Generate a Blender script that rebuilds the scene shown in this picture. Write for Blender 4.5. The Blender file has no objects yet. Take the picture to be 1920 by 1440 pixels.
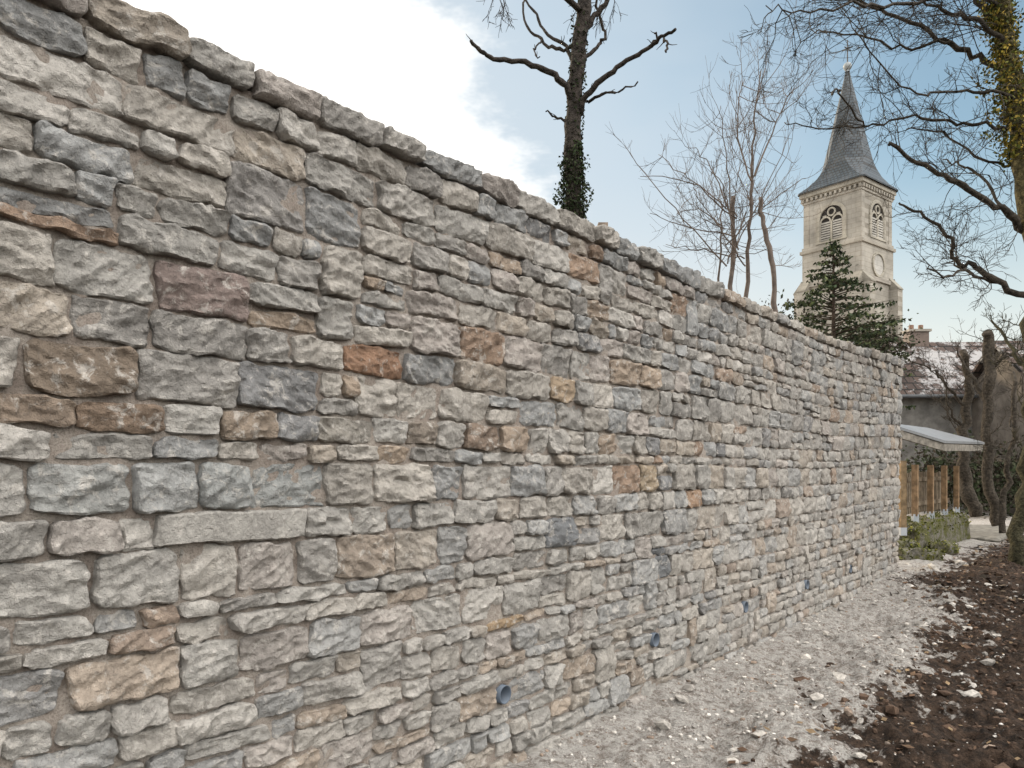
import bpy, math, random
import numpy as np
from mathutils import Vector, Matrix
random.seed(7); rng=np.random.default_rng(7)
scene=bpy.context.scene
F=1442.0; EYE=1.6; HZ=885.0
def P(px,py,z):
    return np.array([(px-960)/F*z, z, EYE-(py-HZ)/F*z])
ang=math.atan(1135/1442); D=2.57
dv=np.array([math.sin(ang),math.cos(ang),0.]); ov=np.array([math.cos(ang),-math.sin(ang),0.])
O=-ov*D
def W(t,q,z):
    t=np.asarray(t,float);q=np.asarray(q,float);z=np.asarray(z,float)
    t,q,z=np.broadcast_arrays(t,q,z)
    return O+t[...,None]*dv+q[...,None]*ov+z[...,None]*np.array([0,0,1.])
# ---------- noise
def h2(ix,iy,s):
    n=(ix.astype(np.int64)*374761393+iy.astype(np.int64)*668265263+int(s)*144269504)&0xffffffff
    n=((n^(n>>13))*1274126177)&0xffffffff
    n=(n^(n>>16))&0xffffffff
    return n/4294967295.0
def vn(x,y,s=0,lin=False):
    x=np.asarray(x,float);y=np.asarray(y,float)
    x,y=np.broadcast_arrays(x,y)
    ix=np.floor(x);iy=np.floor(y);fx=x-ix;fy=y-iy
    if lin:
        a=h2(ix,iy,s);b=h2(ix+1,iy,s);c=h2(ix,iy+1,s);d=h2(ix+1,iy+1,s)
        return np.where(fx>fy,a+(b-a)*fx+(d-b)*fy,a+(d-c)*fx+(c-a)*fy)
    fx=fx*fx*(3-2*fx);fy=fy*fy*(3-2*fy)
    a=h2(ix,iy,s);b=h2(ix+1,iy,s);c=h2(ix,iy+1,s);d=h2(ix+1,iy+1,s)
    return (a*(1-fx)+b*fx)*(1-fy)+(c*(1-fx)+d*fx)*fy
def fbm(x,y,s=0,o=4):
    r=0;a=1;w=0
    for i in range(o):
        r=r+a*vn(x*2**i,y*2**i,s+i*17);w+=a;a*=.5
    return r/w
def sst(a,b,x):
    k=np.clip((x-a)/(b-a),0,1);return k*k*(3-2*k)
# ---------- mesh builder
class MB:
    def __init__(s): s.v=[];s.c=[];s.f={};s.n=0
    def add(s,v,f,c=(1,1,1)):
        v=np.asarray(v,float).reshape(-1,3); f=np.asarray(f,int)
        c=np.asarray(c,float)
        if c.ndim==1:c=np.tile(c,(len(v),1))
        s.v.append(v);s.c.append(c);s.f.setdefault(f.shape[1],[]).append(f+s.n);s.n+=len(v)
    def grid(s,v,c=(1,1,1)):
        nu,nv=v.shape[:2];i=np.arange(nu*nv).reshape(nu,nv)
        f=np.stack([i[:-1,:-1],i[1:,:-1],i[1:,1:],i[:-1,1:]],-1).reshape(-1,4)
        if isinstance(c,np.ndarray) and c.ndim==3:c=c.reshape(-1,3)
        s.add(v.reshape(-1,3),f,c)
    def box(s,c0,sx,sy,sz,R=None,c=(1,1,1)):
        b=np.array([[x,y,z] for x in(-.5,.5) for y in(-.5,.5) for z in(-.5,.5)])*[sx,sy,sz]
        if R is not None:b=b@np.array(R).T
        s.add(b+np.array(c0),[[0,1,3,2],[4,6,7,5],[0,4,5,1],[2,3,7,6],[0,2,6,4],[1,5,7,3]],c)
    def tube(s,pts,rad,n=6,c=(1,1,1),cap=True):
        pts=np.asarray(pts,float);m=len(pts)
        T=np.gradient(pts,axis=0);T/=np.linalg.norm(T,axis=1)[:,None]+1e-9
        up=np.array([.31,.77,.13]) if abs(T[0]@np.array([.31,.77,.13]))<.75 else np.array([1.,0,.2])
        A=np.cross(T,up);A/=np.linalg.norm(A,axis=1)[:,None]+1e-9;B=np.cross(T,A)
        th=np.arange(n)/n*2*math.pi
        rad=np.broadcast_to(np.asarray(rad,float),(m,))
        v=pts[:,None]+rad[:,None,None]*(A[:,None]*np.cos(th)[None,:,None]+B[:,None]*np.sin(th)[None,:,None])
        i=np.arange(m*n).reshape(m,n);j=np.roll(i,-1,1)
        f=np.stack([i[:-1],j[:-1],j[1:],i[1:]],-1).reshape(-1,4)
        s.add(v,f,c)
        if cap and n>=4:
            k=s.n-m*n
            s.f.setdefault(n,[]).append(np.array([list(range(k+(m-1)*n,k+m*n))]))
    def obj(s,name,mat,smooth=False,parent=None):
        me=bpy.data.meshes.new(name)
        V=np.concatenate(s.v);C=np.concatenate(s.c)
        me.vertices.add(len(V));me.vertices.foreach_set('co',V.astype(np.float32).ravel())
        li=[];tot=[]
        for k,l in s.f.items():
            a=np.concatenate(l);li.append(a.ravel());tot.append(np.full(len(a),k))
        li=np.concatenate(li);tot=np.concatenate(tot)
        me.loops.add(len(li));me.loops.foreach_set('vertex_index',li.astype(np.int32))
        me.polygons.add(len(tot));st=np.concatenate([[0],np.cumsum(tot)[:-1]])
        me.polygons.foreach_set('loop_start',st.astype(np.int32));me.polygons.foreach_set('loop_total',tot.astype(np.int32))
        me.update(calc_edges=True)
        at=me.color_attributes.new('Col','FLOAT_COLOR','POINT')
        at.data.foreach_set('color',np.hstack([C,np.ones((len(C),1))]).astype(np.float32).ravel())
        me.polygons.foreach_set('use_smooth',np.full(len(tot),smooth))
        me.materials.append(mat)
        o=bpy.data.objects.new(name,me);scene.collection.objects.link(o)
        if parent:o.parent=parent
        return o
def empty(name):
    o=bpy.data.objects.new(name,None);scene.collection.objects.link(o);return o
# ---------- materials
class NT:
    def __init__(s,name):
        s.m=bpy.data.materials.new(name);s.m.use_nodes=True;s.t=s.m.node_tree
        s.b=s.t.nodes['Principled BSDF'];s.b.inputs['Roughness'].default_value=.9
        s.b.inputs['Specular IOR Level'].default_value=.25
        s.tc=s.t.nodes.new('ShaderNodeTexCoord').outputs['Object']
        a=s.t.nodes.new('ShaderNodeAttribute');a.attribute_name='Col';s.col=a.outputs['Color']
    def L(s,a,b): s.t.links.new(a,b)
    def noise(s,sc,det=4,rough=.6,vec=None,dist=0):
        n=s.t.nodes.new('ShaderNodeTexNoise');n.inputs['Scale'].default_value=sc;n.inputs['Detail'].default_value=min(det,5)
        n.inputs['Roughness'].default_value=rough;n.inputs['Distortion'].default_value=dist
        s.L(vec or s.tc,n.inputs['Vector']);return n.outputs['Fac']
    def ramp(s,f,a,b,lo=0.,hi=1.):
        n=s.t.nodes.new('ShaderNodeMapRange');n.inputs[1].default_value=a;n.inputs[2].default_value=b
        n.inputs[3].default_value=lo;n.inputs[4].default_value=hi;n.interpolation_type='SMOOTHSTEP'
        s.L(f,n.inputs[0]);return n.outputs[0]
    def math(s,op,a,b):
        n=s.t.nodes.new('ShaderNodeMath');n.operation=op
        for i,x in enumerate((a,b)):
            if isinstance(x,(int,float)):n.inputs[i].default_value=x
            else:s.L(x,n.inputs[i])
        return n.outputs[0]
    def mix(s,fac,a,b,mode='MIX'):
        n=s.t.nodes.new('ShaderNodeMix');n.data_type='RGBA';n.blend_type=mode
        for i,x in ((0,fac),(6,a),(7,b)):
            if isinstance(x,(int,float)):n.inputs[i].default_value=x
            elif isinstance(x,tuple):n.inputs[i].default_value=(*x,1)
            else:s.L(x,n.inputs[i])
        return n.outputs[2]
    def bump(s,h,st,d=.01,prev=None):
        n=s.t.nodes.new('ShaderNodeBump');n.inputs['Strength'].default_value=st;n.inputs['Distance'].default_value=d
        s.L(h,n.inputs['Height'])
        if prev is not None:s.L(prev,n.inputs['Normal'])
        return n.outputs[0]
    def out(s,col,nrm=None):
        if isinstance(col,tuple):s.b.inputs['Base Color'].default_value=(*col,1)
        else:s.L(col,s.b.inputs['Base Color'])
        if nrm is not None:s.L(nrm,s.b.inputs['Normal'])
        return s.m
def attr_mat(name,var=.35,sc=6,bs=.3,bd=.01,rough=.9,bsc=40):
    n=NT(name);n.b.inputs['Roughness'].default_value=rough
    f=n.ramp(n.noise(sc,3),.3,.7,1-var,1+var)
    c=n.mix(1.,n.col,f,'MULTIPLY')
    if bs==0:return n.out(c)
    return n.out(c,n.bump(n.noise(bsc,3),bs,bd))
n=NT('limestone')
big=n.noise(9,5,.7)
f=n.ramp(big,.3,.7,.78,1.18)
c=n.mix(1.,n.col,f,'MULTIPLY')
fine=n.noise(42,5,.75,dist=.6)
dk=n.ramp(fine,.53,.70,0,.55)
c=n.mix(dk,c,(.13,.117,.105))
lime=n.ramp(n.noise(17,5,.75,dist=.5),.52,.64,0,.65)
c=n.mix(lime,c,(.56,.525,.48))
b=n.bump(big,.7,.05)
b=n.bump(fine,.95,.018,b)
M_stone=n.out(c,b)
n=NT('lime_mortar')
f=n.ramp(n.noise(7,4,.65),.3,.7,.0,1.)
c=n.mix(f,(.33,.275,.235),(.45,.40,.35))
gr=n.noise(120,4,.8)
dk=n.ramp(gr,.3,.6,.62,1.1)
c=n.mix(1.,c,dk,'MULTIPLY')
M_mortar=n.out(c,n.bump(gr,1.,.014))
n=NT('rubble_earth')
sep=n.t.nodes.new('ShaderNodeSeparateColor');n.L(n.col,sep.inputs[0])
m=n.math('ADD',sep.outputs[0],n.math('MULTIPLY',n.math('SUBTRACT',n.noise(3.2,5,.72),.5),2.6))
m=n.ramp(m,.40,.60)
g1=n.noise(13,5,.78);g2=n.noise(65,4,.8)
pale=n.mix(n.ramp(g1,.38,.58),(.25,.215,.185),(.50,.475,.44))
pale=n.mix(n.ramp(g2,.5,.64,0,.7),pale,(.66,.63,.59))
pale=n.mix(n.ramp(g2,.46,.34,0,.6),pale,(.17,.14,.12))
soil=n.mix(n.ramp(g1,.35,.7),(.020,.014,.010),(.10,.064,.043))
soil=n.mix(n.ramp(g2,.60,.72,0,.6),soil,(.20,.15,.11))
c=n.mix(m,soil,pale)
b=n.bump(g1,1.,.07);b=n.bump(g2,.9,.02,b)
M_ground=n.out(c,b)
M_bark=attr_mat('bark',.5,16,1.,.04,bsc=24)
M_twig=attr_mat('twig_bark',.3,5,0)
M_leaf=attr_mat('leaves',.3,8,0)
M_pebble=attr_mat('rubble',.3,30,.6,.01,bsc=90)
M_wood=attr_mat('timber',.35,9,.3,.004)
M_generic=attr_mat('weathered',.30,2.2,.3,.02,bsc=14)
M_metal=attr_mat('metal_plastic',.1,4,.05,rough=.45)
n=NT('moss_stone')
c=n.mix(n.ramp(n.noise(5,5,.7),.40,.58),(.20,.185,.16),(.11,.11,.03))
c=n.mix(n.ramp(n.noise(30,4,.7),.3,.7,0,.6),c,(.05,.048,.025))
M_moss=n.out(c,n.bump(n.noise(25,5,.7),.9,.04))
def tiles(name,a,b_,sc,patch):
    n=NT(name)
    br=n.t.nodes.new('ShaderNodeTexBrick');br.inputs['Scale'].default_value=sc
    br.inputs['Color1'].default_value=(*a,1);br.inputs['Color2'].default_value=(*b_,1);br.inputs['Mortar'].default_value=(.02,.018,.016,1)
    br.inputs['Mortar Size'].default_value=.03;br.inputs['Brick Width'].default_value=.35;br.inputs['Row Height'].default_value=.3
    mp=n.t.nodes.new('ShaderNodeMapping');mp.inputs['Rotation'].default_value=(math.radians(90),0,0)
    n.L(n.tc,mp.inputs['Vector']);n.L(mp.outputs[0],br.inputs['Vector'])
    c=n.mix(n.ramp(n.noise(.9,5,.8),.48,.58,0,patch),br.outputs['Color'],(.42,.41,.405))
    return n.out(c,n.bump(br.outputs['Fac'],.5,-.03))
M_tiles=tiles('clay_tiles',(.10,.07,.058),(.06,.045,.04),1.,.8)
M_slate=tiles('slate',(.045,.058,.070),(.062,.078,.09),1.2,.06)
M_slate.node_tree.nodes['Principled BSDF'].inputs['Roughness'].default_value=.5
n=NT('church_ashlar')
c=n.mix(1.,n.col,n.ramp(n.noise(.6,5,.65),.3,.7,.75,1.2),'MULTIPLY')
br=n.t.nodes.new('ShaderNodeTexBrick');br.inputs['Scale'].default_value=1.;br.inputs['Mortar Size'].default_value=.015
br.inputs['Color1'].default_value=(1,1,1,1);br.inputs['Color2'].default_value=(.85,.85,.85,1);br.inputs['Mortar'].default_value=(.6,.58,.55,1)
br.inputs['Brick Width'].default_value=.8;br.inputs['Row Height'].default_value=.38
mp=n.t.nodes.new('ShaderNodeMapping');mp.inputs['Rotation'].default_value=(math.radians(90),0,0)
n.L(n.tc,mp.inputs['Vector']);n.L(mp.outputs[0],br.inputs['Vector'])
c=n.mix(.8,c,br.outputs['Color'],'MULTIPLY')
c=n.mix(n.ramp(n.noise(.9,5,.7),.55,.7,0,.4),c,(.14,.13,.115))
M_church=n.out(c)

# ---------- THE WALL
zb=[-.1,0,.08,.17,.26,.36,.49,.565,.642,.757,.847,1.009,1.075,1.163,1.343,1.458,1.649,1.726,1.837,1.993,2.173,2.333,2.466,2.548,2.66,2.754,2.898,3.01,3.122]
def hs(t): return 1+.05*sst(8.5,12.8,t)
def Z(k,t):
    if k==0:return zb[0]+0*np.asarray(t,float)
    w=.05 if 1<k<len(zb)-2 else .02
    if k in(5,6,14,15,23,25):w*=.4
    return (zb[k]+(vn(np.asarray(t,float)*.55,k*7.3+0*np.asarray(t,float),5)-.5)*w+(vn(np.asarray(t,float)*2.1,k*3.3+0*np.asarray(t,float),9)-.5)*.012)*hs(t)
T0,T1=-3.0,12.8
def tend(z): return 12.42+.36*np.clip(z/3.2,0,1)
pal=[((.35,.335,.31),6),((.305,.308,.305),5),((.40,.37,.33),5),((.38,.33,.275),3),((.29,.275,.255),3.2),((.34,.265,.20),1.7),((.37,.33,.30),2.2),((.45,.425,.39),3.2),((.29,.20,.14),.55),((.225,.226,.228),1.2)]
pc=np.array([p[0] for p in pal]);pw=np.array([p[1] for p in pal]);pw=pw/pw.sum()
pc=(pc*.88+np.array([.36,.335,.305])*.12)*.97
over=[(2.31,2.127,(.29,.18,.12)),(3.18,.82,(.32,.235,.15)),(1.515,2.265,(.24,.19,.17)),(.9,1.93,(.22,.175,.135)),(.75,1.78,(.25,.19,.145)),(1.0,1.78,(.28,.22,.17)),(1.3,1.78,(.23,.17,.125)),(1.7,1.78,(.28,.225,.175)),(2.65,1.79,(.24,.205,.17)),(2.95,1.79,(.23,.175,.135)),(2.2,1.79,(.26,.24,.21)),
 (1.02,1.55,(.345,.345,.33)),(1.3,1.55,(.355,.355,.345)),(1.6,1.55,(.31,.315,.305)),(1.9,1.55,(.29,.295,.285)),(.5,1.55,(.36,.35,.33)),(1.7,2.65,(.29,.275,.26)),(1.6,1.4,(.38,.36,.33)),(3.6,2.1,(.35,.27,.19)),(3.6,1.2,(.19,.195,.20)),(5.4,1.45,(.35,.24,.165)),(4.7,1.6,(.35,.28,.2)),(4.9,1.0,(.19,.195,.20))]
wall=MB();sid=0
def stone(t0,t1,kb,kt,b0f=0.,b1f=1.,prot=None,back=.06,flat=False):
    global sid;sid+=1
    s=sid
    def zz(k,f,t):
        a=Z(kb,t);b=Z(kt,t);return a+(b-a)*f
    tm=(t0+t1)/2
    hh=float(zz(0,b1f,tm)-zz(0,b0f,tm));w=t1-t0
    if w<.04 or hh<.025:return
    near=tm>.5
    st=.0065 if (near and tm<2.8) else (.010 if near and tm<5 else (.017 if near and tm<9 else .026))
    nu=int(np.clip(w/st,5,70));nv=int(np.clip(hh/st,5,34))
    g=random.uniform(.003,.008)
    j=[random.uniform(-.012,.012) for _ in range(4)]
    u=np.linspace(-1,1,nu);v=np.linspace(-1,1,nv)
    u=np.concatenate([[-1.],u,[1.]]);v=np.concatenate([[-1.],v,[1.]])
    U,V=np.meshgrid(u,v,indexing='ij')
    a=.5+.5*U;bb=.5+.5*V
    tl=t0+g+(j[0]*(1-bb)+j[1]*bb);tr=t1-g+(j[2]*(1-bb)+j[3]*bb)
    p=random.uniform(8,16)
    rc=random.uniform(.2,1.)*.014
    Ux=U-np.sign(U)*np.abs(V)**p*np.abs(U)**3*rc*2/w
    Vx=V-np.sign(V)*np.abs(U)**p*np.abs(V)**3*rc*2/hh
    tt=tl+(tr-tl)*(.5+.5*Ux)
    tilt=random.uniform(-.03,.03)
    lo=zz(0,b0f,tt)+g;hi=zz(0,b1f,tt)-g
    zc=lo+(hi-lo)*(.5+.5*Vx)+tilt*(tt-tm)
    E=np.maximum(np.abs(U),np.abs(V))**6
    tt=tt+E*(vn(zc*28,tt*9,s,True)-.5)*.018
    zc=zc+E*((vn(tt*14,zc*5,s+3,True)-.5)*.020+(vn(tt*60,zc*9,s+3)-.5)*.006)
    base=prot if prot is not None else random.uniform(.020,.046)
    x=(tt-tm);y=zc-zc.mean()
    edx=(1-np.abs(U))*w/2;edy=(1-np.abs(V))*hh/2;ed=np.minimum(edx,edy)
    if flat:
        q=base+.0015*vn(tt*120,zc*25,s)+.003*fbm(tt*20,zc*20,s)
        q=q-.012*(1-sst(0,.007,ed))
    else:
        q=None
        for k in range(random.randint(2,5)):
            th=random.uniform(0,6.28);sl=random.uniform(.05,.40);of=random.uniform(.0,.02)
            pl=of-sl*(x*math.cos(th)*.7+y*math.sin(th))
            q=pl if q is None else np.minimum(q,pl)
        q=np.clip(q,-.018,.03)
        th=random.uniform(-.7,.7);ca,sa=math.cos(th),math.sin(th)
        xr=x*ca+y*sa;yr=-x*sa+y*ca
        wx=(fbm(tt*12,zc*12,s+40,2)-.5)*.05
        fa=vn((xr+wx)*13,(yr+wx)*26,s+5,True)-.5
        fa2=vn((xr-yr*.5+wx)*32,(yr+xr*.3)*48,s+6,True)-.5
        rd=1-np.abs(2*fbm((xr)*11,(yr*1.9)*11,s+7,3)-1)*1.8
        q=base+q*.7+fa*.026+fa2*.013+(rd-.5)*.012+(fbm(tt*70,zc*70,s,2)-.5)*.005
        be=random.uniform(.003,.008)*(.5+fbm(tt*25,zc*25,s+9,2))
        q=np.maximum(q,base-.020)
        q=q-.008*(1-sst(0,be,ed))
    q=np.maximum(q,.004)
    q[0]=-back;q[-1]=-back;q[:,0]=-back;q[:,-1]=-back
    cz=float(zc.mean())
    col=pc[rng.choice(len(pc),p=pw)]*random.uniform(.84,1.16)
    if cz<1.5:col=col*.8+np.array([.44,.415,.38])*.2
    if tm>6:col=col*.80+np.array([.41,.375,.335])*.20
    for (ot,oz,oc) in over:
        if t0<=ot<=t1 and abs(cz-oz)<hh/2+.01:col=np.array(oc)
    if back>.2:col=col*.88
    wall.grid(W(tt,q,zc),col)
pipes=[]
for px in(938,1222,1392,1508,1590):
    z=F*D/math.cos(ang)/(2095-px);pipes.append((z-O[1])/dv[1])
K=len(zb)-1
blocked={k:[] for k in range(K)}
for tp in pipes: blocked[5].append((tp-.06,tp+.06))
k14=zb.index(1.343)
stone(1.29,1.91,k14,k14+1,flat=True,prot=.045);blocked[k14].append((1.29,1.91))
kk=zb.index(2.548)
stone(1.56,1.9,kk,kk+2,prot=.03);blocked[kk].append((1.56,1.9));blocked[kk+1].append((1.56,1.9))
for k in range(K):
    t=T0+random.uniform(0,.1);zm=(zb[k]+zb[k+1])/2;te=float(tend(zm))+random.uniform(-.03,.03)
    hrow=zb[k+1]-zb[k];cop=(k==K-1)
    while t<te-.05:
        hit=[b for b in blocked[k] if b[0]-.001<=t<b[1]-.001]
        if hit:t=hit[0][1];continue
        w=random.uniform(1.15,2.5)*min(max(hrow,.09),.15)*1.1
        if hrow<.1 and random.random()<.3:w*=1.4
        if cop:w=random.uniform(.26,.46)
        nx=[b[0] for b in blocked[k] if b[0]>t]
        lim=min(nx) if nx else te
        if t+w>lim-.09:
            w=(lim-t) if lim-t<.42 else (lim-t)/2
        t1=t+w
        if cop: stone(t,t1,k,k+1,b0f=0,b1f=random.uniform(.93,1.06),prot=random.uniform(.05,.075),back=.45)
        else:
            r=random.random();ps=.08+.12*float(sst(3,9,t))
            over2=any(a<t1 and b>t for a,b in blocked[k+1]) if k+1<K-1 else True
            if hrow>.125 and r<ps and not any(t<=o[0]<=t1 and zb[k]<o[1]<zb[k+1] for o in over):
                m=random.uniform(.38,.62)
                if random.random()<.5:
                    stone(t,t1,k,k+1,0,m);stone(t,t1,k,k+1,m,1)
                else:
                    tm=t+w*random.uniform(.4,.6)
                    stone(t,t1,k,k+1,0,m)
                    stone(t,tm,k,k+1,m,1);stone(tm,t1,k,k+1,m,1)
            elif r>.93 and not over2 and w<.3 and k>0 and zb[k+2]-zb[k]<.24:
                stone(t,t1,k,k+2);blocked[k+1].append((t,t1))
            else: stone(t,t1,k,k+1)
        t=t1
wroot=empty('stone_wall')
so_=wall.obj('stones',M_stone,True,wroot)
try: so_.data.set_sharp_from_angle(angle=math.radians(34))
except Exception as e: print('sharp',e)
mo=MB()
tt=np.concatenate([np.arange(T0,.5,.06),np.arange(.5,6,.018),np.arange(6,12.45,.03),[12.45]])
vv=np.linspace(0,1,170)
TT,VV=np.meshgrid(tt,vv,indexing='ij')
ZZ=-.1+VV*(3.03*hs(TT)+.1);TTe=np.where(TT>12.4,tend(ZZ)-.03,TT)
q=.007+(fbm(TT*14,ZZ*14,3,4)-.5)*.030+(fbm(TT*60,ZZ*60,4,2)-.5)*.009
mask=np.zeros_like(q)
for tp in pipes: mask=np.maximum(mask,(np.hypot(TT-tp,ZZ-.426)<.046))
q=np.where(mask>0,-.22,q)
mo.grid(W(TTe,q,ZZ))
zt=3.04
ts=np.linspace(T0,12.45,30)
v=np.stack([W(ts,-.02+0*ts,zt*hs(ts)),W(ts,-.46+0*ts,zt*hs(ts)),W(ts,-.46+0*ts,-.1+0*ts)],1)
mo.grid(v)
zs=np.linspace(-.1,3.2,12)
v=np.stack([W(tend(zs)-.03,-.0+0*zs,zs),W(tend(zs)-.03,-.46+0*zs,zs)],1);mo.grid(v)
mo.obj('mortar',M_mortar,True,wroot)
es=MB()
for k in range(K):
    zc=(zb[k]+zb[k+1])/2*1.05;hq=(zb[k+1]-zb[k])*.5
    for qc,wq in((-.12,.2),(-.34,.2)):
        es.box(W(float(tend(zc))-.02,qc,zc),.14,wq*.95,hq*1.8,R=np.stack([dv,ov,[0,0,1]],1),c=pc[rng.integers(len(pc))])
es.obj('end_stones',M_stone,False,wroot)
pp=MB()
th=np.linspace(0,2*math.pi,29)
for tp in pipes:
    prof=[(-.2,.044),(.036,.044),(.036,.049),(-.1,.049)]
    v=np.stack([W(tp+r*np.cos(th),q+0*th,.426+r*np.sin(th)) for q,r in prof],1)
    pp.grid(v,(.11,.135,.17))
    v=np.stack([W(tp+r*np.cos(th),-.12+0*th,.426+r*np.sin(th)) for r in(.001,.0442)],1);pp.grid(v,(.012,.012,.012))
pp.obj('drain_pipes',M_metal,True,wroot)

# ---------- GROUND
def gmask(t,q):
    lim=1.34+.7*(fbm(t*.9,q*.9+3,31,3)-.5)-.9*sst(9.3,12,t)
    return np.clip(.5+(lim-q)*.9,0,1)
def gz(t,q):
    m=gmask(t,q)
    near=1-sst(14,22,np.abs(t)+0*q)
    z=(fbm(t*1.6,q*1.6,41,3)-.5)*.18+(fbm(t*6,q*6,42,4)-.5)*.12+(fbm(t*20,q*20,45,3)-.5)*.05*(1.6-m*.6)
    z=z*near*sst(-.2,.5,q)
    z=z+.07*np.exp(-np.maximum(q,0)/.25)+.10*sst(9,12.3,t)*near
    z=z+.06*np.exp(-((q-1.05)/.25)**2)*near
    return z
ts=np.concatenate([[-400,-150,-60,-25,-12,-6,-3],np.arange(-1.5,2,.06),np.arange(2,9,.02),np.arange(9,15,.045),np.arange(15,32,.4),[40,60,100,200,500]])
qs=np.concatenate([[-400,-150,-50,-15,-4,-1],np.arange(-.1,2.8,.02),np.arange(2.8,6,.1),np.arange(6,20,.6),[25,40,80,160,400]])
TT,QQ=np.meshgrid(ts,qs,indexing='ij')
g=MB();mk=gmask(TT,QQ);g.grid(W(TT,QQ,gz(TT,QQ)),np.stack([mk,mk,mk],-1))
g.obj('ground',M_ground,True)
import bmesh
bm=bmesh.new();bmesh.ops.create_icosphere(bm,subdivisions=1,radius=1)
IV=np.array([v.co[:] for v in bm.verts]);IF=np.array([[v.index for v in f.verts] for f in bm.faces]);bm.free()
def rock(mb,p,s,col,fl=.6):
    v=IV*(1+rng.uniform(-.38,.3,(len(IV),1)))*[rng.uniform(.7,1.4),rng.uniform(.5,1.1),fl*rng.uniform(.5,1.1)]
    v=np.clip(v,-rng.uniform(.45,.9,3),rng.uniform(.45,.9,3))
    a=rng.uniform(0,6.28);R=np.array(Matrix.Rotation(a,3,'Z')@Matrix.Rotation(rng.normal()*.4,3,'X'))
    mb.add(v@R.T*s+p,IF,col)
rb=MB()
for i in range(9000):
    t=rng.uniform(1.5,12.6);q=rng.uniform(.02,2.0)**1.0
    m=float(gmask(np.array(t),np.array(q)))
    if m<.5 and rng.random()>.25:continue
    if fbm(np.array(t*2.2),np.array(q*2.2),66,2)<.42:continue
    s=float(np.clip(rng.lognormal(-4.9,.68),.003,.06))
    col=np.array([.50,.47,.43])*rng.uniform(.5,1.3) if rng.random()<.8 else np.array([.29,.225,.175])*rng.uniform(.6,1.2)
    rock(rb,W(t,q,float(gz(np.array(t),np.array(q)))+s*.1),s,col,.6)
for i in range(70):
    t=rng.uniform(3,12);q=rng.uniform(.1,1.9);s=rng.uniform(.03,.08)
    rock(rb,W(t,q,float(gz(np.array(t),np.array(q)))+s*.1),s,np.array([.44,.41,.37])*rng.uniform(.6,1.2),.5)
rb.obj('rubble_stones',M_pebble,False)
cl=MB()
for i in range(11000):
    t=rng.uniform(2.,16);q=rng.uniform(.7,5.5)
    m=float(gmask(np.array(t),np.array(q)))
    if m>.6 and rng.random()>.08:continue
    s=float(np.clip(rng.lognormal(-4.4,.65),.005,.08))
    r=rng.random()
    col=np.array([.065,.042,.029])*rng.uniform(.4,1.9) if r<.95 else np.array([.25,.20,.16])*rng.uniform(.5,1.1)
    if r>.95:s=min(s,.03)
    rock(cl,W(t,q,float(gz(np.array(t),np.array(q)))+s*.15),s,col,.85)
cl.obj('soil_clods',M_pebble,False)
lf=MB()
def leaves(mb,C,size,cols,flat=False):
    C=np.asarray(C);n_=len(C)
    a=rng.normal(size=(n_,3));
    if flat:a[:,2]*=.25
    a/=np.linalg.norm(a,axis=1)[:,None]
    b=np.cross(a,rng.normal(size=(n_,3)));
    if flat:b[:,2]*=.3
    b/=np.linalg.norm(b,axis=1)[:,None]
    s=size*rng.uniform(.5,1.3,(n_,1))
    v=np.stack([C-a*s,C+b*s*.6,C+a*s,C-b*s*.6],1)
    cc=np.array(cols)[rng.integers(len(cols),size=n_)]*rng.uniform(.6,1.3,(n_,1))
    mb.add(v,np.arange(n_*4).reshape(n_,4),np.repeat(cc,4,0))
t=rng.uniform(10,26,6000);q=rng.uniform(.3,9,6000)
leaves(lf,W(t,q,gz(t,q)+.015),.045,[(.13,.08,.05),(.07,.045,.03),(.2,.15,.1),(.05,.04,.03)],True)
t=rng.uniform(3,10,500);q=rng.uniform(.9,3.5,500)
leaves(lf,W(t,q,gz(t,q)+.015),.03,[(.16,.10,.06),(.09,.055,.035),(.2,.14,.08)],True)
lf.obj('fallen_leaves',M_leaf)
te=MB()
ts=np.linspace(-30,12.3,40);qs=-np.array([.44,1,2,4,8,14,22,34])
TT,QQ=np.meshgrid(ts,qs,indexing='ij')
te.grid(W(TT,QQ,2.62+(fbm(TT,QQ,77)-.5)*.2),(.07,.075,.035))
te.grid(np.stack([W(12.3,qs,2.75+0*qs),W(12.3,qs,-.2+0*qs)],1),(.06,.05,.04))
te.obj('upper_ground',M_generic,True)

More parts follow.
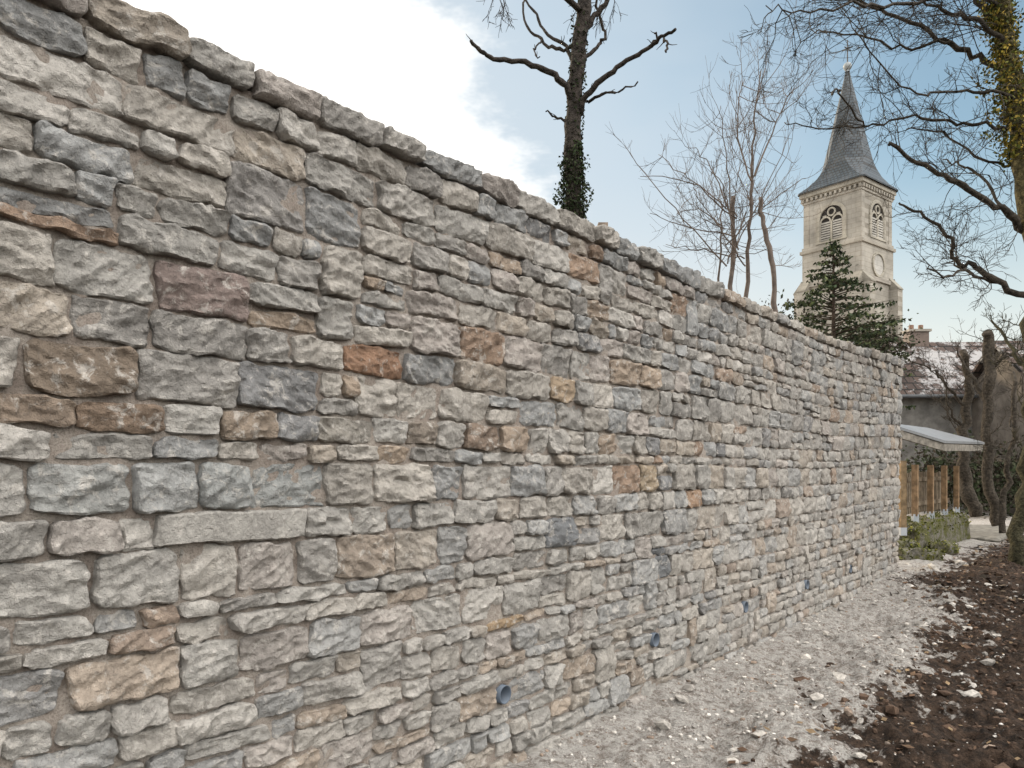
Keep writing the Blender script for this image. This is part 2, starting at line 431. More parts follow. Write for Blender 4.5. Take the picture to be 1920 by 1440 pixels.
# ---------- TREES
def smooth_path(pts,n=5):
    pts=np.asarray(pts,float);out=[]
    m=len(pts)
    for i in range(m-1):
        p0=pts[max(i-1,0)];p1=pts[i];p2=pts[i+1];p3=pts[min(i+2,m-1)]
        for k in range(n):
            t=k/n
            out.append(.5*((2*p1)+(-p0+p2)*t+(2*p0-5*p1+4*p2-p3)*t*t+(-p0+3*p1-3*p2+p3)*t**3))
    out.append(pts[-1]);return np.array(out)
def grow(mb,p,d,L,r,lev,col,wander=.22,up=.06,kids=4,spread=.8,ratio=.55,minr=.0025):
    p=np.array(p,float);d=np.array(d,float);d/=np.linalg.norm(d)
    ns=max(3,int(5 if lev>0 else 4));pts=[p];ds=[d];sl=L/ns
    for i in range(ns):
        d=d+rng.normal(size=3)*wander;d[2]+=up;d/=np.linalg.norm(d)
        p=p+d*sl;pts.append(p);ds.append(d)
    rad=np.linspace(r,max(r*.4,minr*.7),len(pts))
    mb.tube(pts,rad,5 if r>.02 else 3,col)
    if lev<=0:return
    for i in range(kids):
        k=rng.uniform(.25,1.)*ns;a=int(min(k,ns-1));fr=k-a
        q=pts[a]*(1-fr)+pts[a+1]*fr
        dd=ds[a+1]+rng.normal(size=3)*spread*.62;
        grow(mb,q,dd,L*rng.uniform(.4,.8)*ratio/.55*.85,max(r*.5*(1-.3*k/ns),minr),lev-1,col,wander,up,kids,spread,ratio,minr)
def limb(mb,pix,z0,z1,r0,r1,col,jit=.0,n=8,rough=.01):
    m=len(pix);pts=[P(x,y,z0+(z1-z0)*i/(m-1)+rng.normal()*jit) for i,(x,y) in enumerate(pix)]
    sp=smooth_path(pts,5);sp[1:]+=rng.normal(size=(len(sp)-1,3))*rough
    rad=np.linspace(r0,r1,len(sp))*(1+rng.normal(size=len(sp))*.07)
    mb.tube(sp,rad,n,col);return sp
def twigs(mb,sp,cnt,L,r,lev,col,start=.15,up=.05,bias=(0,0,0),**k):
    for i in range(cnt):
        a=int(rng.uniform(start,1)*(len(sp)-1));tg=sp[min(a+1,len(sp)-1)]-sp[max(a-1,0)];tg/=np.linalg.norm(tg)+1e-9
        grow(mb,sp[a],tg*.5+rng.normal(size=3)*.6+np.array(bias),L*rng.uniform(.5,1.2),r,lev,col,up=up,**k)
BK=(.038,.031,.026)
z=8.6
root=empty('bare_tree_with_ivy')
t1=MB()
limb(t1,[(1073,520),(1077,400),(1073,280),(1078,180),(1085,90),(1097,0),(1105,-120)],z,z,.105,.07,BK,n=12,rough=.008)
for pts,r0,r1 in[([(1078,215),(1062,165),(1035,138),(985,120),(925,108),(900,95),(882,75)],.04,.018),
    ([(1075,235),(1045,220),(1024,207)],.018,.008),
    ([(1082,225),(1095,185),(1125,150),(1165,120),(1215,90),(1240,72),(1270,52)],.04,.015),
    ([(1100,190),(1130,178),(1160,170),(1195,156)],.02,.008),
    ([(1215,90),(1230,75),(1228,60)],.016,.01),([(1245,72),(1252,85),(1248,98)],.014,.01),
    ([(1085,80),(1050,95),(1015,75),(985,45),(983,-10)],.024,.011),
    ([(1080,130),(1060,90),(1022,60),(1000,20),(960,-30)],.024,.011),
    ([(1092,110),(1120,90),(1135,60),(1120,10),(1130,-50)],.024,.011),
    ([(1090,60),(1115,30),(1150,-10),(1200,-60)],.036,.026),
    ([(1092,30),(1060,-10),(1010,-40)],.036,.026),
    ([(1015,75),(1003,95),(1010,110)],.01,.006)]:
    s2=limb(t1,pts,z,z+rng.uniform(-.6,.6),r0,r1,BK,rough=.01,n=7)
    twigs(t1,s2,2,.1,.007,0,BK)
for (x,y) in[(1120,0),(1135,5),(1150,10),(930,-10),(935,0),(1100,-5),(940,15),(925,5),(1140,-5)]:
    grow(t1,P(x,y-25,z+.3),(rng.normal()*.3,0,-1),.34,.006,2,BK,kids=4,up=-.12,minr=.003)
t1.obj('trunk_and_limbs',M_bark,True,root)
iv=MB();C=[]
for i in range(3400):
    k=rng.uniform(0,1)
    yy=430-150*k if i<2700 else 280-270*rng.uniform(0,1)**1.5
    c=P(1075+ (yy<280)*(280-yy)*.05,yy,z);rr=(.105+.085*rng.random()**2*(1 if yy>300 else .2)*(1+.6*math.sin(yy*.09)))*(1 if yy>330 else .85)
    a=rng.uniform(0,6.28);C.append(c+np.array([math.cos(a)*rr,math.sin(a)*rr,rng.normal()*.03]))
leaves(iv,C,.021,[(.022,.035,.014),(.035,.05,.018),(.03,.028,.018)])
iv.obj('ivy',M_leaf,False,root)
t2=MB();BK2=(.12,.095,.08);z=15
specs=[([(1368,600),(1374,480),(1376,370)],.05,.04,z),([(1345,600),(1350,470),(1352,380)],.024,.012,z+.4),([(1398,600),(1402,470),(1408,360),(1412,250),(1425,130)],.05,.01,z+.3),
 ([(1455,600),(1448,500),(1432,420),(1425,372)],.052,.042,z-.3),([(1410,340),(1380,240),(1395,150)],.02,.005,z),([(1415,330),(1455,230),(1490,160)],.02,.005,z)]
sps=[]
for pts,a,b,zz_ in specs: sps.append(limb(t2,pts,zz_,zz_+.3,a,b,BK2,rough=.018,n=7))
for s_,c_,L_ in zip(sps,(8,5,15,8,8,8),(1.6,1.3,1.3,1.3,.9,.9)):
    twigs(t2,s_,c_,L_,.010,2,BK2,start=.35,up=.14,kids=4,minr=.0032,wander=.13)
for tgt in[(1170,275),(1200,330),(1235,290),(1265,400),(1290,270),(1250,460),(1330,300),(1300,350),(1220,400),(1480,260),(1510,330),(1350,200)]:
    a=P(random.uniform(1350,1400),random.uniform(400,500),z);b=P(*tgt,z+rng.uniform(-1,1))
    mid=(a+b)/2+np.array([0,0,rng.uniform(-.1,.35)])
    sp=smooth_path([a,mid,b],6);sp[1:]+=rng.normal(size=(len(sp)-1,3))*.02
    t2.tube(sp,np.linspace(.015,.005,len(sp)),4,BK2);twigs(t2,sp,9,.7,.006,1,BK2,up=.1,kids=5,minr=.0032,wander=.13)
t2.obj('bare_young_tree',M_twig,True)
root=empty('mossy_tree_with_ivy');t3=MB();z=9.0;BK3=(.045,.037,.028)
limb(t3,[(1990,1200),(1975,800),(1950,500),(1925,330),(1912,230),(1895,120),(1875,20),(1860,-120)],z,z,.17,.085,(.09,.075,.035),n=12,rough=.015)
L3=[([(1905,135),(1850,112),(1790,80),(1710,45),(1640,15),(1560,-10)],.04,.012,1.3,12),
 ([(1900,120),(1860,60),(1800,30),(1740,10),(1650,-30)],.036,.010,1.1,10),
 ([(1915,245),(1850,235),(1780,228),(1700,222),(1620,236),(1540,240),(1470,232)],.022,.006,.7,14),
 ([(1940,450),(1890,400),(1830,365),(1770,330),(1710,300),(1665,262)],.045,.018,.7,11),
 ([(1950,560),(1880,535),(1830,500),(1795,490),(1775,440),(1725,400),(1685,378)],.042,.012,.6,11),
 ([(1880,530),(1820,515),(1780,490)],.024,.008,.5,6),
 ([(1810,505),(1770,520),(1740,500)],.015,.007,.5,5),
 ([(1885,395),(1840,330),(1800,310),(1770,300)],.02,.007,.5,8),
 ([(1620,236),(1595,200),(1570,165),(1560,180)],.012,.008,.3,3),
 ([(1950,330),(1900,310),(1840,300),(1770,250),(1700,240)],.022,.008,.6,9),
 ([(1905,190),(1840,170),(1760,175),(1690,160),(1600,60)],.02,.006,.8,10),
 ([(1780,80),(1700,90),(1620,70),(1530,60),(1480,110)],.017,.005,.8,11),
 ([(1870,10),(1800,-10),(1700,10),(1600,10),(1500,20),(1440,10)],.026,.005,.8,14),
 ([(1895,60),(1850,20),(1810,-20),(1780,-60)],.04,.02,.9,8)]
for pts,a,b,L_,c_ in L3:
    s_=limb(t3,pts,z,z+rng.uniform(-1.5,.8),a,b,BK3,jit=.05,rough=.018,n=7)
    twigs(t3,s_,c_,L_,.007,2,BK3,up=.02,kids=5,minr=.0025,wander=.22)
t3.obj('trunk_and_branches',M_bark,True,root)
iv=MB();C=[]
for i in range(6500):
    yy=rng.uniform(-60,300);xx=1908-(230-yy)*.17 if yy<230 else 1908+(yy-230)*.1
    c=P(xx,yy,z);rr=(.10+.17*rng.random()**2*(1+.5*math.sin(yy*.06)))*(1.15 if yy>120 else .8);a=rng.uniform(0,6.28)
    C.append(c+np.array([math.cos(a)*rr,math.sin(a)*rr,rng.normal()*.05]))
leaves(iv,C,.024,[(.24,.19,.03),(.14,.14,.025),(.32,.23,.045),(.07,.08,.018),(.05,.06,.015)])
iv.obj('ivy',M_leaf,False,root)
root=empty('conifer_tree');cf=MB();cl_=MB();z=24
base=P(1563,800,z);top=P(1563,455,z);H=top[2]
cf.tube([[base[0],z,0],[base[0],z,H*.5],[base[0],z,H]],[.14,.09,.02],7,(.05,.035,.025))
C=[]
for i in range(250):
    h=H*(1-rng.uniform(0,.75)**1.15);k=(H-h)/H
    R_=min(.10+5.2*k,1.8)*rng.uniform(.4,1.25);a=rng.uniform(0,6.28)
    dx=np.array([math.cos(a),math.sin(a),0]);p0=np.array([base[0],z,h])
    pts=[p0,p0+dx*R_*.5+[0,0,.12*R_],p0+dx*R_+[0,0,.16*R_]]
    cf.tube(pts,[.02,.012,.004],4,(.05,.038,.025))
    m=int(24*R_)+5
    u=rng.uniform(.3,1.02,m)**.7
    c=p0+dx*(R_*u)[:,None]+[0,0,.1*R_]+rng.normal(size=(m,3))*[.10,.10,.04]*(1.1-u*.5)[:,None]
    C.append(c)
C=np.concatenate(C);leaves(cl_,C,.065,[(.035,.052,.024),(.05,.066,.03),(.075,.09,.036),(.02,.032,.016)])
cf.obj('trunk',M_bark,True,root);cl_.obj('needles',M_leaf,False,root)
def garden_tree(pix,z,r0,r1,br,name='garden_tree',col=(.055,.045,.034),L_=1.2):
    m=MB();s=limb(m,pix,z,z,r0,r1,col,rough=.035,n=10)
    for pts in br:
        s2=limb(m,pts,z,z+rng.uniform(-.8,.8),r1*.5,.012,col,rough=.03,n=6);twigs(m,s2,9,L_*.7,.010,2,col,up=.08,kids=4,minr=.004)
    twigs(m,s,8,L_,.013,2,col,start=.3,up=.12,kids=4,minr=.004)
    m.obj(name,M_bark,True)
garden_tree([(1830,965),(1812,900),(1805,820),(1815,740),(1808,660)],19,.17,.08,[[(1808,760),(1770,720),(1740,690),(1700,670)],[(1812,740),(1850,700),(1862,640)],[(1808,800),(1780,770),(1765,700)]])
garden_tree([(1870,985),(1855,900),(1850,800),(1855,700),(1850,622)],18,.11,.12,[[(1853,700),(1880,670),(1920,655)],[(1850,760),(1815,700),(1790,650)]],L_=.7)
garden_tree([(1880,1000),(1885,900),(1898,820),(1905,700)],16.5,.07,.04,[[(1895,800),(1915,740),(1925,650)]],L_=.8)
garden_tree([(1915,1090),(1908,1000),(1925,880),(1935,700),(1925,600)],12.0,.12,.08,[[(1925,700),(1890,640),(1860,600)]],L_=.6,col=(.05,.046,.026))
dt=MB()
for i in range(30):
    x=rng.uniform(1660,2150);zz_=rng.uniform(36,52);b=P(x,885,zz_);h_=rng.uniform(6,9.5)
    b[2]=0;dt.tube([b,b+[0,0,h_*.6]],[.14,.08],5,(.12,.10,.09))
    for k in range(8): grow(dt,b+np.array([0,0,h_*rng.uniform(.3,.6)]),(rng.normal()*.6,rng.normal()*.5,1),h_*.32,.035,2,(.16,.135,.12),kids=5,up=.15,minr=.009)
dt.obj('distant_trees',M_twig,True)
hd=MB();C=[]
for x0,y0,zz_,R_ in[(1470,640,28,1.6),(1640,650,30,1.3),(1900,900,27,1.5),(1770,890,26,1.3),(1840,905,26,1.2)]:
    c=P(x0,y0,zz_);C.append(c+rng.normal(size=(2200,3))*[R_*.5,R_*.4,R_*.38])
leaves(hd,np.concatenate(C),.08,[(.03,.04,.018),(.05,.055,.03),(.045,.035,.025)]);hd.obj('hedge_shrubs',M_leaf)

# ---------- CHURCH
root=empty('church_tower');zc=61;Cx=P(1589,885,zc+1.5);th0=math.atan2(-.786,.618)
cx0=np.array([Cx[0],Cx[1],0.])
root.location=cx0;root.rotation_euler=(0,0,th0)
col=(.40,.37,.32)
bd=MB();bd.box((0,0,9.75),5,5,19.5,c=col)
bd.box((0,0,21.7),4.8,4.8,4.4,c=col)
bd.box((0,0,19.45),5.3,5.3,.25,c=(.36,.33,.28));bd.box((0,0,19.7),5.05,5.05,.26,c=col)
bd.box((0,0,16.7),5.35,5.35,.3,c=(.33,.3,.26))
bd.box((0,0,23.45),5.0,5.0,.16,c=col)
bd.box((0,0,24.08),5.35,5.35,.36,c=(.42,.39,.33));bd.box((0,0,23.85),5.15,5.15,.1,c=(.3,.27,.22))
for i in range(13):
    x=-2.4+i*.4
    for sg in(-1,1):
        bd.box((x,sg*2.52,23.67),.17,.24,.26,c=(.38,.35,.3));bd.box((sg*2.52,x,23.67),.24,.17,.26,c=(.38,.35,.3))
for sx in(-1,1):
    for sy in(-1,1): bd.box((sx*2.18,sy*2.18,21.6),.5,.5,3.6,c=(.38,.35,.30))
for sx in(-1,1):
    for sy in(-1,1):
        for (dx,dy) in((1,0),(0,1)):
            for hh,w in((16.2,.7),(12,1.2)):
                cx=sx*(2.2 if dy else 2.5+w/2);cy=sy*(2.5+w/2 if dy else 2.2)
                bd.box((cx,cy,hh/2),w if dx else .8,w if dy else .8,hh,c=col)
                x0,x1=(sx*2.5,sx*(2.5+w+.05))if dx else(cx-.42,cx+.42);y0,y1=(cy-.42,cy+.42)if dx else(sy*2.5,sy*(2.5+w+.05))
                h0,h1=hh+.9,hh+.02
                q4=[(x0,y0),(x1,y0),(x1,y1),(x0,y1)]
                tops=[(h0 if (abs(x)<=2.501 and dx) or (abs(y)<=2.501 and dy and not dx) else h1) for x,y in q4]
                v=[(x,y,hh-.03) for x,y in q4]+[(x,y,t_+.04) for (x,y),t_ in zip(q4,tops)]
                bd.add(v,[[0,1,2,3],[4,5,6,7],[0,1,5,4],[1,2,6,5],[2,3,7,6],[3,0,4,7]],(.27,.25,.21))
bd.obj('tower_body',M_church,False,root)
wn=MB();fr=MB()
def face_pts(f,x,d,z):
    if f==0:return(x,-d,z)
    if f==1:return(d,x,z)
    if f==2:return(-x,d,z)
    return(-d,-x,z)
def arch(f,cx,z0,zs_,hw,d,n=12):
    pts=[(cx-hw,z0),(cx+hw,z0)]+[(cx+hw*math.cos(a),zs_+hw*math.sin(a)) for a in np.linspace(0,math.pi,n)]
    return [face_pts(f,x,d,z) for x,z in pts]
def ring(mb,f,cx,cz,r0,r1,d0,d1,a0=0,a1=2*math.pi,c=(.4,.37,.31)):
    aa=np.linspace(a0,a1,21)
    v=np.array([[face_pts(f,cx+r*math.cos(a),d,cz+r*math.sin(a)) for r,d in((r0,d0),(r0,d1),(r1,d1),(r1,d0))] for a in aa],float);mb.grid(v,c)
def fbox(mb,f,x,z,w,h,d0,d1,c):
    dm=(d0+d1)/2;p=face_pts(f,x,dm,z)
    if f%2==0:mb.box(p,w,abs(d1-d0),h,c=c)
    else:mb.box(p,abs(d1-d0),w,h,c=c)
for f in range(4):
    d=2.403
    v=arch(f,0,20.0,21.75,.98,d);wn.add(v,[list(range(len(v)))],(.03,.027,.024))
    ring(fr,f,0,21.75,.98,1.25,d-.01,d+.12,0,math.pi);
    for sg in(-1,1):fbox(fr,f,sg*1.115,20.87,.27,1.75,d-.01,d+.12,(.4,.37,.31))
    fbox(fr,f,0,19.93,2.6,.14,d-.01,d+.18,(.4,.37,.31))
    fbox(fr,f,0,20.75,.16,1.5,d,d+.09,(.4,.37,.31))
    for cx in(-.5,.5):
        ring(fr,f,cx,21.5,.36,.48,d,d+.085,0,math.pi)
        fbox(fr,f,cx*1.86,20.75,.09,1.5,d,d+.08,(.38,.35,.3))
    ring(fr,f,0,22.25,.24,.36,d,d+.1)
    fbox(fr,f,-.58,22.0,.3,.14,d,d+.07,(.38,.35,.3));fbox(fr,f,.58,22.0,.3,.14,d,d+.07,(.38,.35,.3))
    for k in range(8):
        for cx in(-.5,.5):fbox(fr,f,cx,20.13+k*.19,.76,.12,d+.005,d+.06,(.42,.40,.36))
    ring(fr,f,0,17.9,.82,1.0,2.5,2.62);
    aa=np.linspace(0,2*math.pi,25)[:-1];v=[face_pts(f,.82*math.cos(a),2.52,17.9+.82*math.sin(a)) for a in aa];fr.add(v,[list(range(24))],(.50,.48,.44))
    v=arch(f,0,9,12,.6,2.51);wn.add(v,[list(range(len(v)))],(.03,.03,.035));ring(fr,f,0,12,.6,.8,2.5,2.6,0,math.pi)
wn.obj('belfry_openings',M_generic,False,root);fr.obj('window_tracery',M_church,False,root)
sp_=MB();rings=[]
def sq(h,k=.92):
    return [(h,-h*k),(h,h*k),(h*k,h),(-h*k,h),(-h,h*k),(-h,-h*k),(-h*k,-h),(h*k,-h)]
def octo(r):
    return [(r*math.cos(math.radians(a)),r*math.sin(math.radians(a))) for a in(-22.5,22.5,67.5,112.5,157.5,202.5,247.5,292.5)]
def bl(h,r,m): return [(a[0]*(1-m)+b[0]*m,a[1]*(1-m)+b[1]*m) for a,b in zip(sq(h),octo(r))]
for zz_,h,r,m in[(24.2,2.85,3,0),(24.32,2.85,3,0),(24.75,2.4,2.75,.1),(25.3,2.0,2.4,.35),(25.9,1.75,2.1,.7),(26.5,1.6,1.9,1),(28.5,1,1.42,1),(30.6,1,.95,1),(32.7,1,.47,1),(34.2,1,.14,1)]:
    rings.append([(x,y,zz_) for x,y in bl(h,r,m)]+[(*bl(h,r,m)[0],zz_)])
sp_.grid(np.array(rings,float).transpose(1,0,2))
sp_.obj('spire',M_slate,False,root)
fn=MB()
a=np.linspace(-math.pi/2,math.pi/2,9)
fn.tube([(0,0,34.55+.34*math.sin(x)) for x in a],[max(.34*math.cos(x),.01) for x in a],12,(.3,.32,.32))
fn.tube([(0,0,34.1),(0,0,34.3)],[.2,.14],10,(.3,.32,.33))
fn.tube([(0,0,34.8),(0,0,36.7)],.05,6,(.06,.06,.06));fn.box((0,0,36.0),.06,.9,.07,c=(.06,.06,.06));fn.box((0,0,36.0),.9,.06,.07,c=(.06,.06,.06))
fn.obj('finial_cross',M_metal,True,root)
nv=MB();nv.box((-11.5,0,4.5),18,9,9,c=col)
nv.obj('nave',M_church,False,root)
nr=MB();nr.add([(-21,-5,8.8),(-2.6,-5,8.8),(-2.6,0,14),(-21,0,14),(-21,5,8.8),(-2.6,5,8.8)],[[0,1,2,3],[3,2,5,4]],(.2,.1,.06))
nr.obj('nave_roof',M_generic,False,root)

# ---------- HOUSES
def house(name,x0,x1,y0,dep,he,hr,wallc,chim=None,extra=None):
    root=empty(name);m=MB()
    m.box(((x0+x1)/2,y0+dep/2,he/2-.1),x1-x0,dep,he+.2,c=wallc)
    ym=y0+dep/2
    for x in(x0,x1): m.add([(x,y0,he),(x,y0+dep,he),(x,ym,hr-.1)],[[0,1,2]],wallc)
    m.obj('walls',M_generic,False,root)
    r=MB();o=.35;k=(hr-he)/(dep/2)
    for sg in(-1,1):
        ye=ym+sg*(dep/2+o);ze=he-o*k
        v=[(x0-.3,ye,ze),(x1+.3,ye,ze),(x1+.3,ym,hr),(x0-.3,ym,hr)]
        v2=[(a,b,c_+.14) for a,b,c_ in v]
        r.add(v+v2,[[0,1,2,3],[4,5,6,7],[0,1,5,4],[1,2,6,5],[2,3,7,6],[3,0,4,7]])
    r.obj('roof',M_tiles,False,root)
    e=MB();ye=y0-o
    e.tube([(x0-.3,ye-.06,he-o*k+.05),(x1+.3,ye-.06,he-o*k+.05)],.07,8,(.09,.095,.10))
    if chim:
        for cx in chim:
            e.box((cx,ym,hr+.2),.8,.6,.7,c=(.16,.12,.1));e.box((cx,ym,hr+.58),.95,.75,.1,c=(.3,.27,.23))
            e.tube([(cx-.2,ym,hr+.6),(cx-.2,ym,hr+.85)],.1,8,(.22,.13,.09));e.tube([(cx+.2,ym,hr+.6),(cx+.2,ym,hr+.85)],.1,8,(.22,.13,.09))
    e.obj('gutter_and_chimney',M_metal,False,root)
    w=MB()
    for cx in extra or []:
        w.box((cx,y0-.01,2.6),.9,.06,1.2,c=(.03,.035,.04));w.box((cx,y0-.03,1.95),1.1,.14,.08,c=(.35,.33,.3))
        for s_ in(-.5,.5):w.box((cx+s_,y0-.03,2.6),.08,.1,1.25,c=(.3,.3,.28))
    if extra:w.obj('windows',M_metal,False,root)
    return root
house('stone_house',13.5,20.6,30,5.5,4.75,7.0,(.19,.18,.165),chim=[17.2],extra=[14.6])
h2_=house('stone_house',17.95,30,25.8,5,4.3,6.3,(.16,.14,.12),extra=[24])
dp=MB();dp.tube([(18.2,25.35,4.0),(18.2,25.7,3.7),(18.2,25.7,2.6)],.05,8,(.35,.45,.55));dp.obj('downpipe',M_metal,True,h2_)

# ---------- SHELTER, FENCE, MOSS WALL
root=empty('lean_to_shelter')
rt=MB()
def slab(mb,c4,th,c):
    v=[np.array(p) for p in c4];v2=[p-np.array([0,0,th]) for p in v]
    mb.add(v+v2,[[0,1,2,3],[4,5,6,7],[0,1,5,4],[1,2,6,5],[2,3,7,6],[3,0,4,7]],c)
PP=P
c4=[PP(1660,792,13.6),PP(1772,826,14.2),PP(1846,829,17.5),PP(1740,802,17.5)]
slab(rt,c4,.05,(.20,.205,.21));rt.obj('roof_panel',M_metal,False,root)
bm_=MB()
c4b=[p-np.array([0,0,.056]) for p in (PP(1662,794,13.65),PP(1768,826,14.25),PP(1840,830,17.3),PP(1740,804,17.3))]
def beam(mb,a,b,w,h,c):
    a=np.array(a);b=np.array(b);d=(b-a);L=np.linalg.norm(d);d/=L
    s=np.cross(d,[0,0,1]);s/=np.linalg.norm(s)+1e-9;u=np.cross(s,d)
    mb.box((a+b)/2,L,w,h,R=np.stack([d,s,u],1),c=c)
wc=(.22,.20,.17)
dz=np.array([0,0,-.07])
beam(bm_,c4b[0]+dz,c4b[1]+dz,.05,.13,wc);beam(bm_,c4b[1]+dz,c4b[2]+dz,.05,.13,wc);beam(bm_,c4b[3]+dz,c4b[2]+dz,.05,.13,wc)
for k in(.33,.66):beam(bm_,c4b[0]*(1-k)+c4b[3]*k+dz,c4b[1]*(1-k)+c4b[2]*k+dz,.05,.1,wc)
for px_,zz_ in((1691,13.8),(1800,17.0)):
    p=PP(px_,820,zz_);beam(bm_,[p[0],p[1],.0],[p[0],p[1],2.15],.09,.09,(.03,.03,.03))
bm_.obj('timber_frame',M_wood,False,root)
root=empty('wooden_fence');fm=MB();ft=MB()
Pa=P(1706,900,14.3);Pb=P(1785,900,17.2)
Pa[2]=Pb[2]=0;dd=(Pb-Pa);LL=np.linalg.norm(dd);dd/=LL
fc=(.17,.135,.095)
for s in np.linspace(0,LL,4):
    p=Pa+dd*s+np.array([.07,-.05,0]);fm.box(p+[0,0,1.26],.10,.10,.95,R=np.stack([dd,np.cross([0,0,1],dd),[0,0,1]],1),c=(.25,.165,.095));ft.box(p+[0,0,.74],.1,.1,.16,c=(.36,.39,.42))
nrm=np.cross([0,0,1],dd)
for h in(.98,1.46):beam(fm,Pa+[0,0,h]+nrm*.065,Pb+[0,0,h]+nrm*.065,.03,.08,fc)
s=.08
while s<LL-.05:
    c_=np.array(fc)*rng.uniform(.65,1.3);hh=1.60+rng.uniform(-.02,.02)
    p=Pa+dd*s+nrm*.095
    fm.box(p+[0,0,(hh+.80)/2],.07,.02,hh-.80,R=np.stack([dd,nrm,[0,0,1]],1),c=c_);s+=.135
p=P(1692,900,13.6);fm.box([p[0],p[1],1.2],.1,.1,1.2,c=(.22,.155,.09));ft.box([p[0],p[1],.55],.11,.11,.14,c=(.4,.42,.45))
fm.obj('posts_and_pickets',M_wood,False,root);ft.obj('post_feet',M_metal,False,root)
def mossbox(mb,c,sx,sy,sz,rot=0,amp=.06,nn=12,seed=1):
    bm=bmesh.new();bmesh.ops.create_cube(bm,size=1)
    bmesh.ops.subdivide_edges(bm,edges=bm.edges[:],cuts=nn,use_grid_fill=True)
    v=np.array([x.co[:] for x in bm.verts]);fa=[[y.index for y in f.verts] for f in bm.faces];bm.free()
    r=np.linalg.norm(v,axis=1)[:,None]
    v=v*(1-.10*np.clip(r-.62,0,1)/.25)
    v=v*[sx,sy,sz]
    v+=amp*(np.stack([fbm(v[:,0]*5+v[:,2]*3,v[:,1]*5+i*9,seed+i,4) for i in range(3)],1)-.5)*2
    R_=np.array(Matrix.Rotation(rot,3,'Z'));mb.add(v@R_.T+np.array(c),fa)
lw=MB();rot=math.atan2(dd[1],dd[0])
mid=(Pa+Pb)/2+dd*.1
mossbox(lw,(mid[0],mid[1],.32),LL+.7,.55,.72,rot,.08,30,3)
lw.obj('mossy_low_wall',M_moss,True)
mb_=MB();MT=[]
V_=lw.v[0];V_=V_[V_[:,2]>.45]
MT.append(V_[rng.integers(len(V_),size=1400)]+rng.normal(size=(1400,3))*.03)
for (px_,py_,zz_,sx,sy,sz,r) in[(1740,1058,12.9,.5,.3,.25,.7),(1700,1050,12.7,.55,.3,.3,.2),(1770,1042,14.0,.5,.4,.25,.9),(1690,1020,13.2,.5,.35,.4,.4)]:
    p=P(px_,885,zz_);mossbox(mb_,(p[0],p[1],sz*.45+.05),sx,sy,sz,r,.08,8,int(px_))
    V_=mb_.v[-1];V_=V_[V_[:,2]>sz*.5];MT.append(V_[rng.integers(len(V_),size=250)]+rng.normal(size=(250,3))*.02)
mb_.obj('mossy_blocks',M_moss,True)
mt=MB();leaves(mt,np.concatenate(MT),.028,[(.13,.14,.025),(.09,.10,.02),(.17,.16,.035),(.05,.06,.015)]);mt.obj('moss_tufts',M_leaf)
for px_,zz_,s_ in((1752,11.6,.13),(1700,11.9,.08),(1800,12.4,.07)):
    mm=MB();p=P(px_,885,zz_);rock(mm,[p[0],p[1],.14],s_*1.3,(.42,.39,.35),.6);mm.obj('limestone_rock',M_pebble)
pa=MB();p=P(1838,885,19.5);mossbox(pa,(p[0],p[1],.06),1.3,5,.14,-.65,.03,14,5)
pa.c=[np.tile([.15,.14,.12],(len(pa.c[0]),1))]
pa.obj('stone_path',attr_mat('path_stone'),True)
sm=MB();p=P(1130,425,8.0);sm.box(p+[0,0,-.27],.1,.1,.6,c=(.24,.19,.15));sm.obj('wooden_stake',M_wood)

# ---------- WORLD
w=bpy.data.worlds.new('World');scene.world=w;w.use_nodes=True;t=w.node_tree;bg=t.nodes['Background']
sunel=math.radians(20);sunaz=math.radians(-42)
sky=t.nodes.new('ShaderNodeTexSky');sky.sky_type='NISHITA';sky.sun_disc=False;sky.sun_elevation=sunel;sky.sun_rotation=sunaz
sky.air_density=1.0;sky.dust_density=1.0;sky.ozone_density=1.0
tc=t.nodes.new('ShaderNodeTexCoord').outputs['Generated']
def VM(op,a,b):
    n=t.nodes.new('ShaderNodeVectorMath');n.operation=op;t.links.new(a,n.inputs[0]);n.inputs[1].default_value=b;return n.outputs['Value'] if op=='DOT_PRODUCT' else n.outputs[0]
def MA(op,a,b):
    n=t.nodes.new('ShaderNodeMath');n.operation=op
    for i,x in enumerate((a,b)):
        if isinstance(x,(int,float)):n.inputs[i].default_value=x
        else:t.links.new(x,n.inputs[i])
    return n.outputs[0]
def MR(f,a,b,lo=0,hi=1):
    n=t.nodes.new('ShaderNodeMapRange');n.interpolation_type='SMOOTHSTEP'
    for i,x in enumerate((a,b,lo,hi)):n.inputs[i+1].default_value=x
    t.links.new(f,n.inputs[0]);return n.outputs[0]
def MX(f,a,b):
    n=t.nodes.new('ShaderNodeMix');n.data_type='RGBA'
    for i,x in((0,f),(6,a),(7,b)):
        if isinstance(x,tuple):n.inputs[i].default_value=(*x,1)
        elif isinstance(x,(int,float)):n.inputs[i].default_value=x
        else:t.links.new(x,n.inputs[i])
    return n.outputs[2]
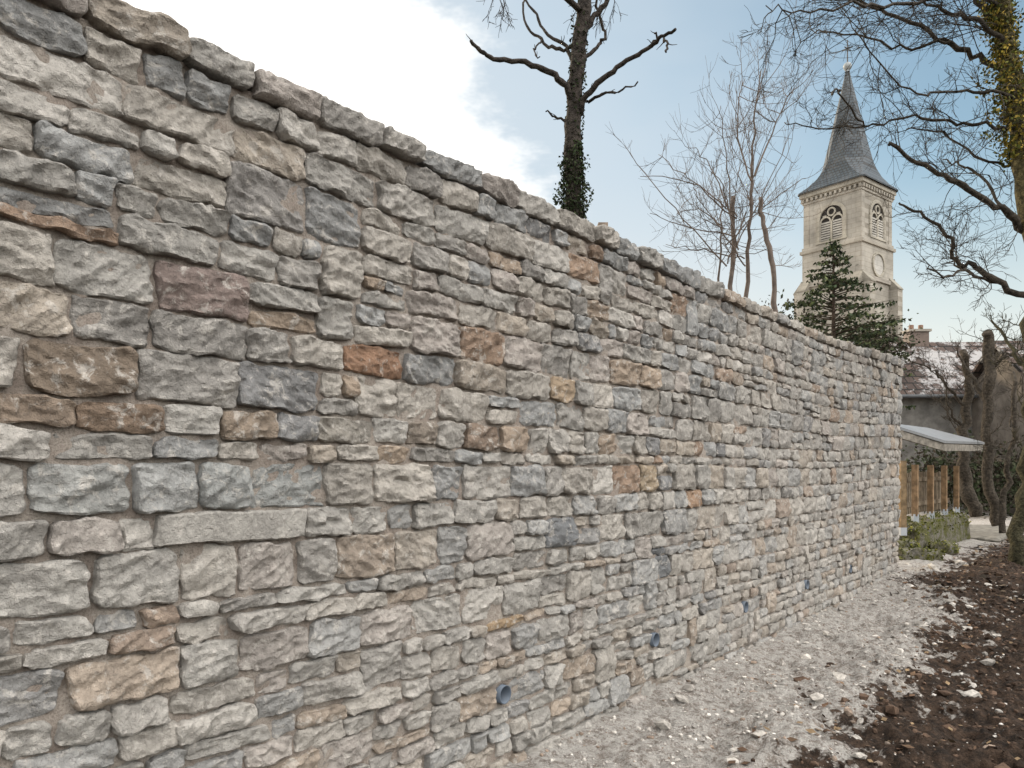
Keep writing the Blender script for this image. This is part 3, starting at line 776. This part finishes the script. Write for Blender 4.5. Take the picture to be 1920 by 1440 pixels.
def NZ(sc,det=5,r=.6,st=(1,1,2.2)):
    v=VM('MULTIPLY',tc,st);n=t.nodes.new('ShaderNodeTexNoise');n.inputs['Scale'].default_value=sc;n.inputs['Detail'].default_value=det;n.inputs['Roughness'].default_value=r
    t.links.new(v,n.inputs['Vector']);return n.outputs['Fac']
nz=MA('SUBTRACT',NZ(6,5,.65),.5);nz2=MA('SUBTRACT',NZ(2.2,4,.55),.5)
dotA=VM('DOT_PRODUCT',tc,(-.787,.241,-.568))
cA=MR(MA('ADD',dotA,MA('MULTIPLY',nz,.30)),-.05,.06)
veil=MR(MA('ADD',dotA,MA('MULTIPLY',nz2,.4)),-.42,.0,.12,.85)
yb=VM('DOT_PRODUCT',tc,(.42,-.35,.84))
cFill=MR(MA('ADD',yb,MA('MULTIPLY',nz2,.3)),.48,.88,0,.95)  # bright overhead sky patch, out of view, added to light the wall
hzn=MR(VM('DOT_PRODUCT',tc,(0,0,1)),.03,.38,.8,0)
c=VM('MULTIPLY',sky.outputs[0],(1.75,1.95,1.75))
c=MX(veil,c,(6.8,7.6,8.3))
c=MX(hzn,c,(10.0,9.6,8.7))
c=MX(cFill,c,(40.,38.5,36.8))
c=MX(cA,c,(14.,13.6,13.))
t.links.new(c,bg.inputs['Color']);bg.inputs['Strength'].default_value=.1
sd=bpy.data.lights.new('sun','SUN');sd.energy=3.5;sd.angle=math.radians(3);sd.color=(1,.82,.58)
so=bpy.data.objects.new('sun',sd);scene.collection.objects.link(so)
dirv=Vector((math.sin(sunaz)*math.cos(sunel),math.cos(sunaz)*math.cos(sunel),math.sin(sunel)))
so.rotation_euler=dirv.to_track_quat('Z','Y').to_euler()
# ---------- CAMERA
cd=bpy.data.cameras.new('camera');cam=bpy.data.objects.new('camera',cd);scene.collection.objects.link(cam)
cam.location=(0,0,EYE);cam.rotation_euler=(math.radians(90),0,0)
cd.sensor_width=36;cd.lens=36*F/1920;cd.shift_y=(HZ-720)/1920;cd.clip_end=2000;cd.clip_start=.05
scene.camera=cam
scene.view_settings.view_transform='Standard';scene.view_settings.look='None';scene.view_settings.exposure=0
